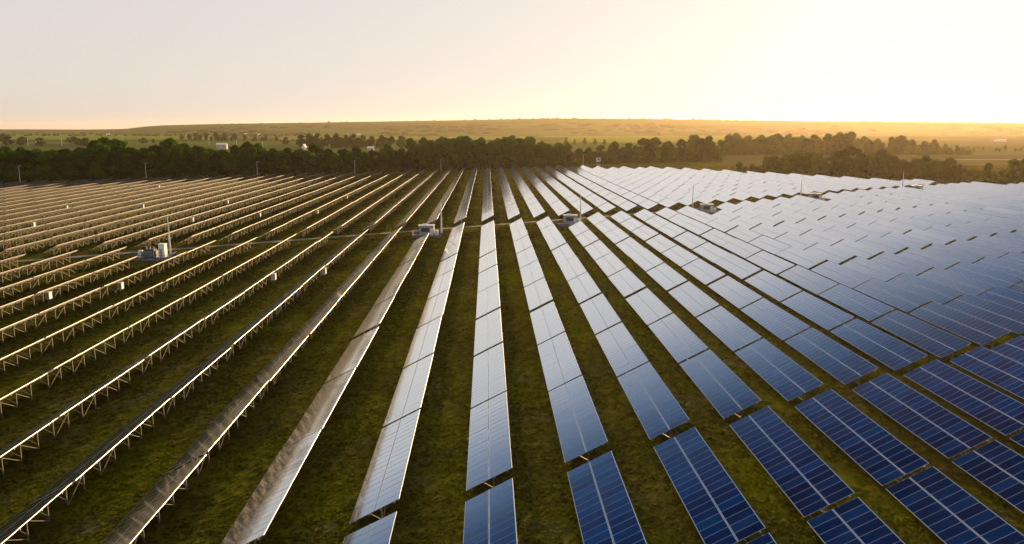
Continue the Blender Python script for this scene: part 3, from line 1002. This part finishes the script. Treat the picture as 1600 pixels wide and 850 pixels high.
for k, (px, d, h) in enumerate([(41, 1250, 12), (94, 1250, 13), (190, 1250, 14), (325, 1300, 11), (368, 1300, 8), (409, 1150, 10), (1215, 790, 12)]):
    x, y = bearing(px, d)
    e = empty('utility_pole', (x, y, gz(x)))
    mb = MB(); mb.tube((0, 0, -0.2), (0, 0, h), 0.3, 0.2, 8); link('pole', mb.mesh('pole', [MAT_LAMP]), e)
    mb = MB(); mb.bar((-1.4, 0, h - 0.8), (1.4, 0, h - 0.8), 0.18); link('cross_arm', mb.mesh('cross_arm', [MAT_LAMP]), e)
    tag(e, f'thin pale utility pole beyond the trees, {ordinal(k + 1)} from the left', 'utility pole', 'utility poles beyond the trees')

x, y = bearing(936, 566)
e = empty('watch_tower', (x, y, gz(x)))
for sx in (-1.1, 1.1):
    for sy in (-1.1, 1.1):
        mb = MB(); mb.bar((sx * 1.15, sy * 1.15, -0.2), (sx, sy, 3.9), 0.2); link('leg', mb.mesh('leg', [MAT_STEEL]), e)
mb = MB(); mb.box(-1.25, 1.25, -1.25, 1.25, 0.0, 2.2); link('shed', mb.mesh('shed', [MAT_GREY]), e)
mb = MB(); mb.box(-1.4, 1.4, -1.4, 1.4, 3.9, 6.3); b = link('cabin', mb.mesh('cabin', [MAT_WHITE]), e)
mb = MB(); mb.box(-1.0, 1.0, -1.43, -1.4, 4.9, 5.8); link('window', mb.mesh('window', [MAT_WINDOW]), b)
mb = MB(); mb.box(-1.8, 1.8, -1.8, 1.8, 6.3, 6.55); link('tower_roof', mb.mesh('tower_roof', [MAT_WHITE]), e)
tag(e, 'small white guard tower on legs behind the white panels', 'tower')

def house(px, dist, w, d, hw, hr, rot, wall, roof, name, label, cat, group=None):
    x, y = bearing(px, dist)
    e = empty(name, (x, y, gz(x)), (0, 0, rad(rot)))
    mb = MB()
    mb.box(-w / 2, w / 2, -d / 2, d / 2, -0.3, hw)
    for s in (-1, 1): mb.face([(s * w / 2, -d / 2, hw), (s * w / 2, d / 2, hw), (s * w / 2, 0, hw + hr)][::s])
    link('wall', mb.mesh('wall', [wall]), e)
    mb = MB(); o = 0.4
    for s in (-1, 1):
        mb.hexa([(-w / 2 - o, 0, hw + hr), (w / 2 + o, 0, hw + hr), (w / 2 + o, s * (d / 2 + o), hw - 0.15), (-w / 2 - o, s * (d / 2 + o), hw - 0.15),
                 (-w / 2 - o, 0, hw + hr + 0.2), (w / 2 + o, 0, hw + hr + 0.2), (w / 2 + o, s * (d / 2 + o), hw + 0.08), (-w / 2 - o, s * (d / 2 + o), hw + 0.08)])
    link('roof', mb.mesh('roof', [roof]), e)
    for k in range(max(2, int(w / 5))):
        cx = -w / 2 + (k + 0.5) * w / max(2, int(w / 5))
        mb = MB(); mb.box(cx - 0.5, cx + 0.5, -d / 2 - 0.05, -d / 2, hw * 0.4, hw * 0.8); link('window', mb.mesh('window', [MAT_WINDOW]), e)
    mb = MB(); mb.box(-w / 2 - 0.05, -w / 2, -0.8, 0.8, 0, min(2.2, hw * 0.8)); link('door', mb.mesh('door', [MAT_GREY]), e)
    tag(e, label, cat, group)
house(345, 1080, 13, 9, 6.0, 2.0, 8, MAT_WALL, MAT_ROOF, 'warehouse', 'white warehouse with pale roof above the left tree belt', 'warehouse')
house(474, 1040, 6, 4.2, 3.2, 4.2, 80, MAT_WHITE, MAT_ROOF, 'house', 'white gabled house showing between two yellow-lit trees', 'house')
house(578, 1000, 8, 6, 3.2, 1.8, 5, MAT_WALL, MAT_ROOF, 'house', 'low white house with pale roof above the belt, beside the gabled one', 'house')
house(-2, 620, 8, 7, 5, 3, 10, MAT_WHITE, MAT_ROOF, 'house', 'white house cut by the left edge among dark trees', 'house')
house(54, 560, 8, 6, 4, 2.5, 10, MAT_WALL, MAT_ROOF, 'house', 'pale low house half hidden in the left dark belt', 'house')
house(58, 1420, 9, 7, 3.5, 2.5, 10, MAT_WHITE, MAT_ROOF, 'house', 'tiny white house on the green plain at the left', 'house')
house(1565, 1500, 20, 10, 3, 2.0, 3, MAT_WHITE, MAT_ROOF, 'barn', 'long low white barn shining in the golden haze', 'barn')
rh = random.Random(9)
for k, px in enumerate((168, 292, 384, 398, 404, 478, 492, 541, 560, 618)):
    house(px, 2900 + rh.uniform(-150, 350), rh.uniform(9, 15), 8, rh.uniform(4, 6), 3, rh.uniform(-25, 25), MAT_WALL if k % 3 else MAT_WHITE,
          (MAT_ROOF, MAT_REDROOF)[k % 2], 'house', f'tiny pale village house at the foot of the ridge, {ordinal(k + 1)} from the left', 'house', 'village houses at the foot of the ridge')

# ------------------------------------------------------------------ haze
mb = MB(); mb.box(-17500, 17500, -2500, 15500, -6, 125)
hz = link('haze', mb.mesh('haze', []))
m = bpy.data.materials.new('haze_air')
m.use_nodes = True
nt = m.node_tree
nt.nodes.clear()
out = nt.nodes.new('ShaderNodeOutputMaterial')
pv = nt.nodes.new('ShaderNodeVolumePrincipled')
pv.inputs['Color'].default_value = (1.0, 0.80, 0.60, 1)
pv.inputs['Density'].default_value = 0.000036
pv.inputs['Anisotropy'].default_value = 0.6
nt.links.new(pv.outputs[0], out.inputs['Volume'])
hz.data.materials.append(m)
tag(hz, 'warm evening haze over the whole plain', 'haze', kind='stuff')
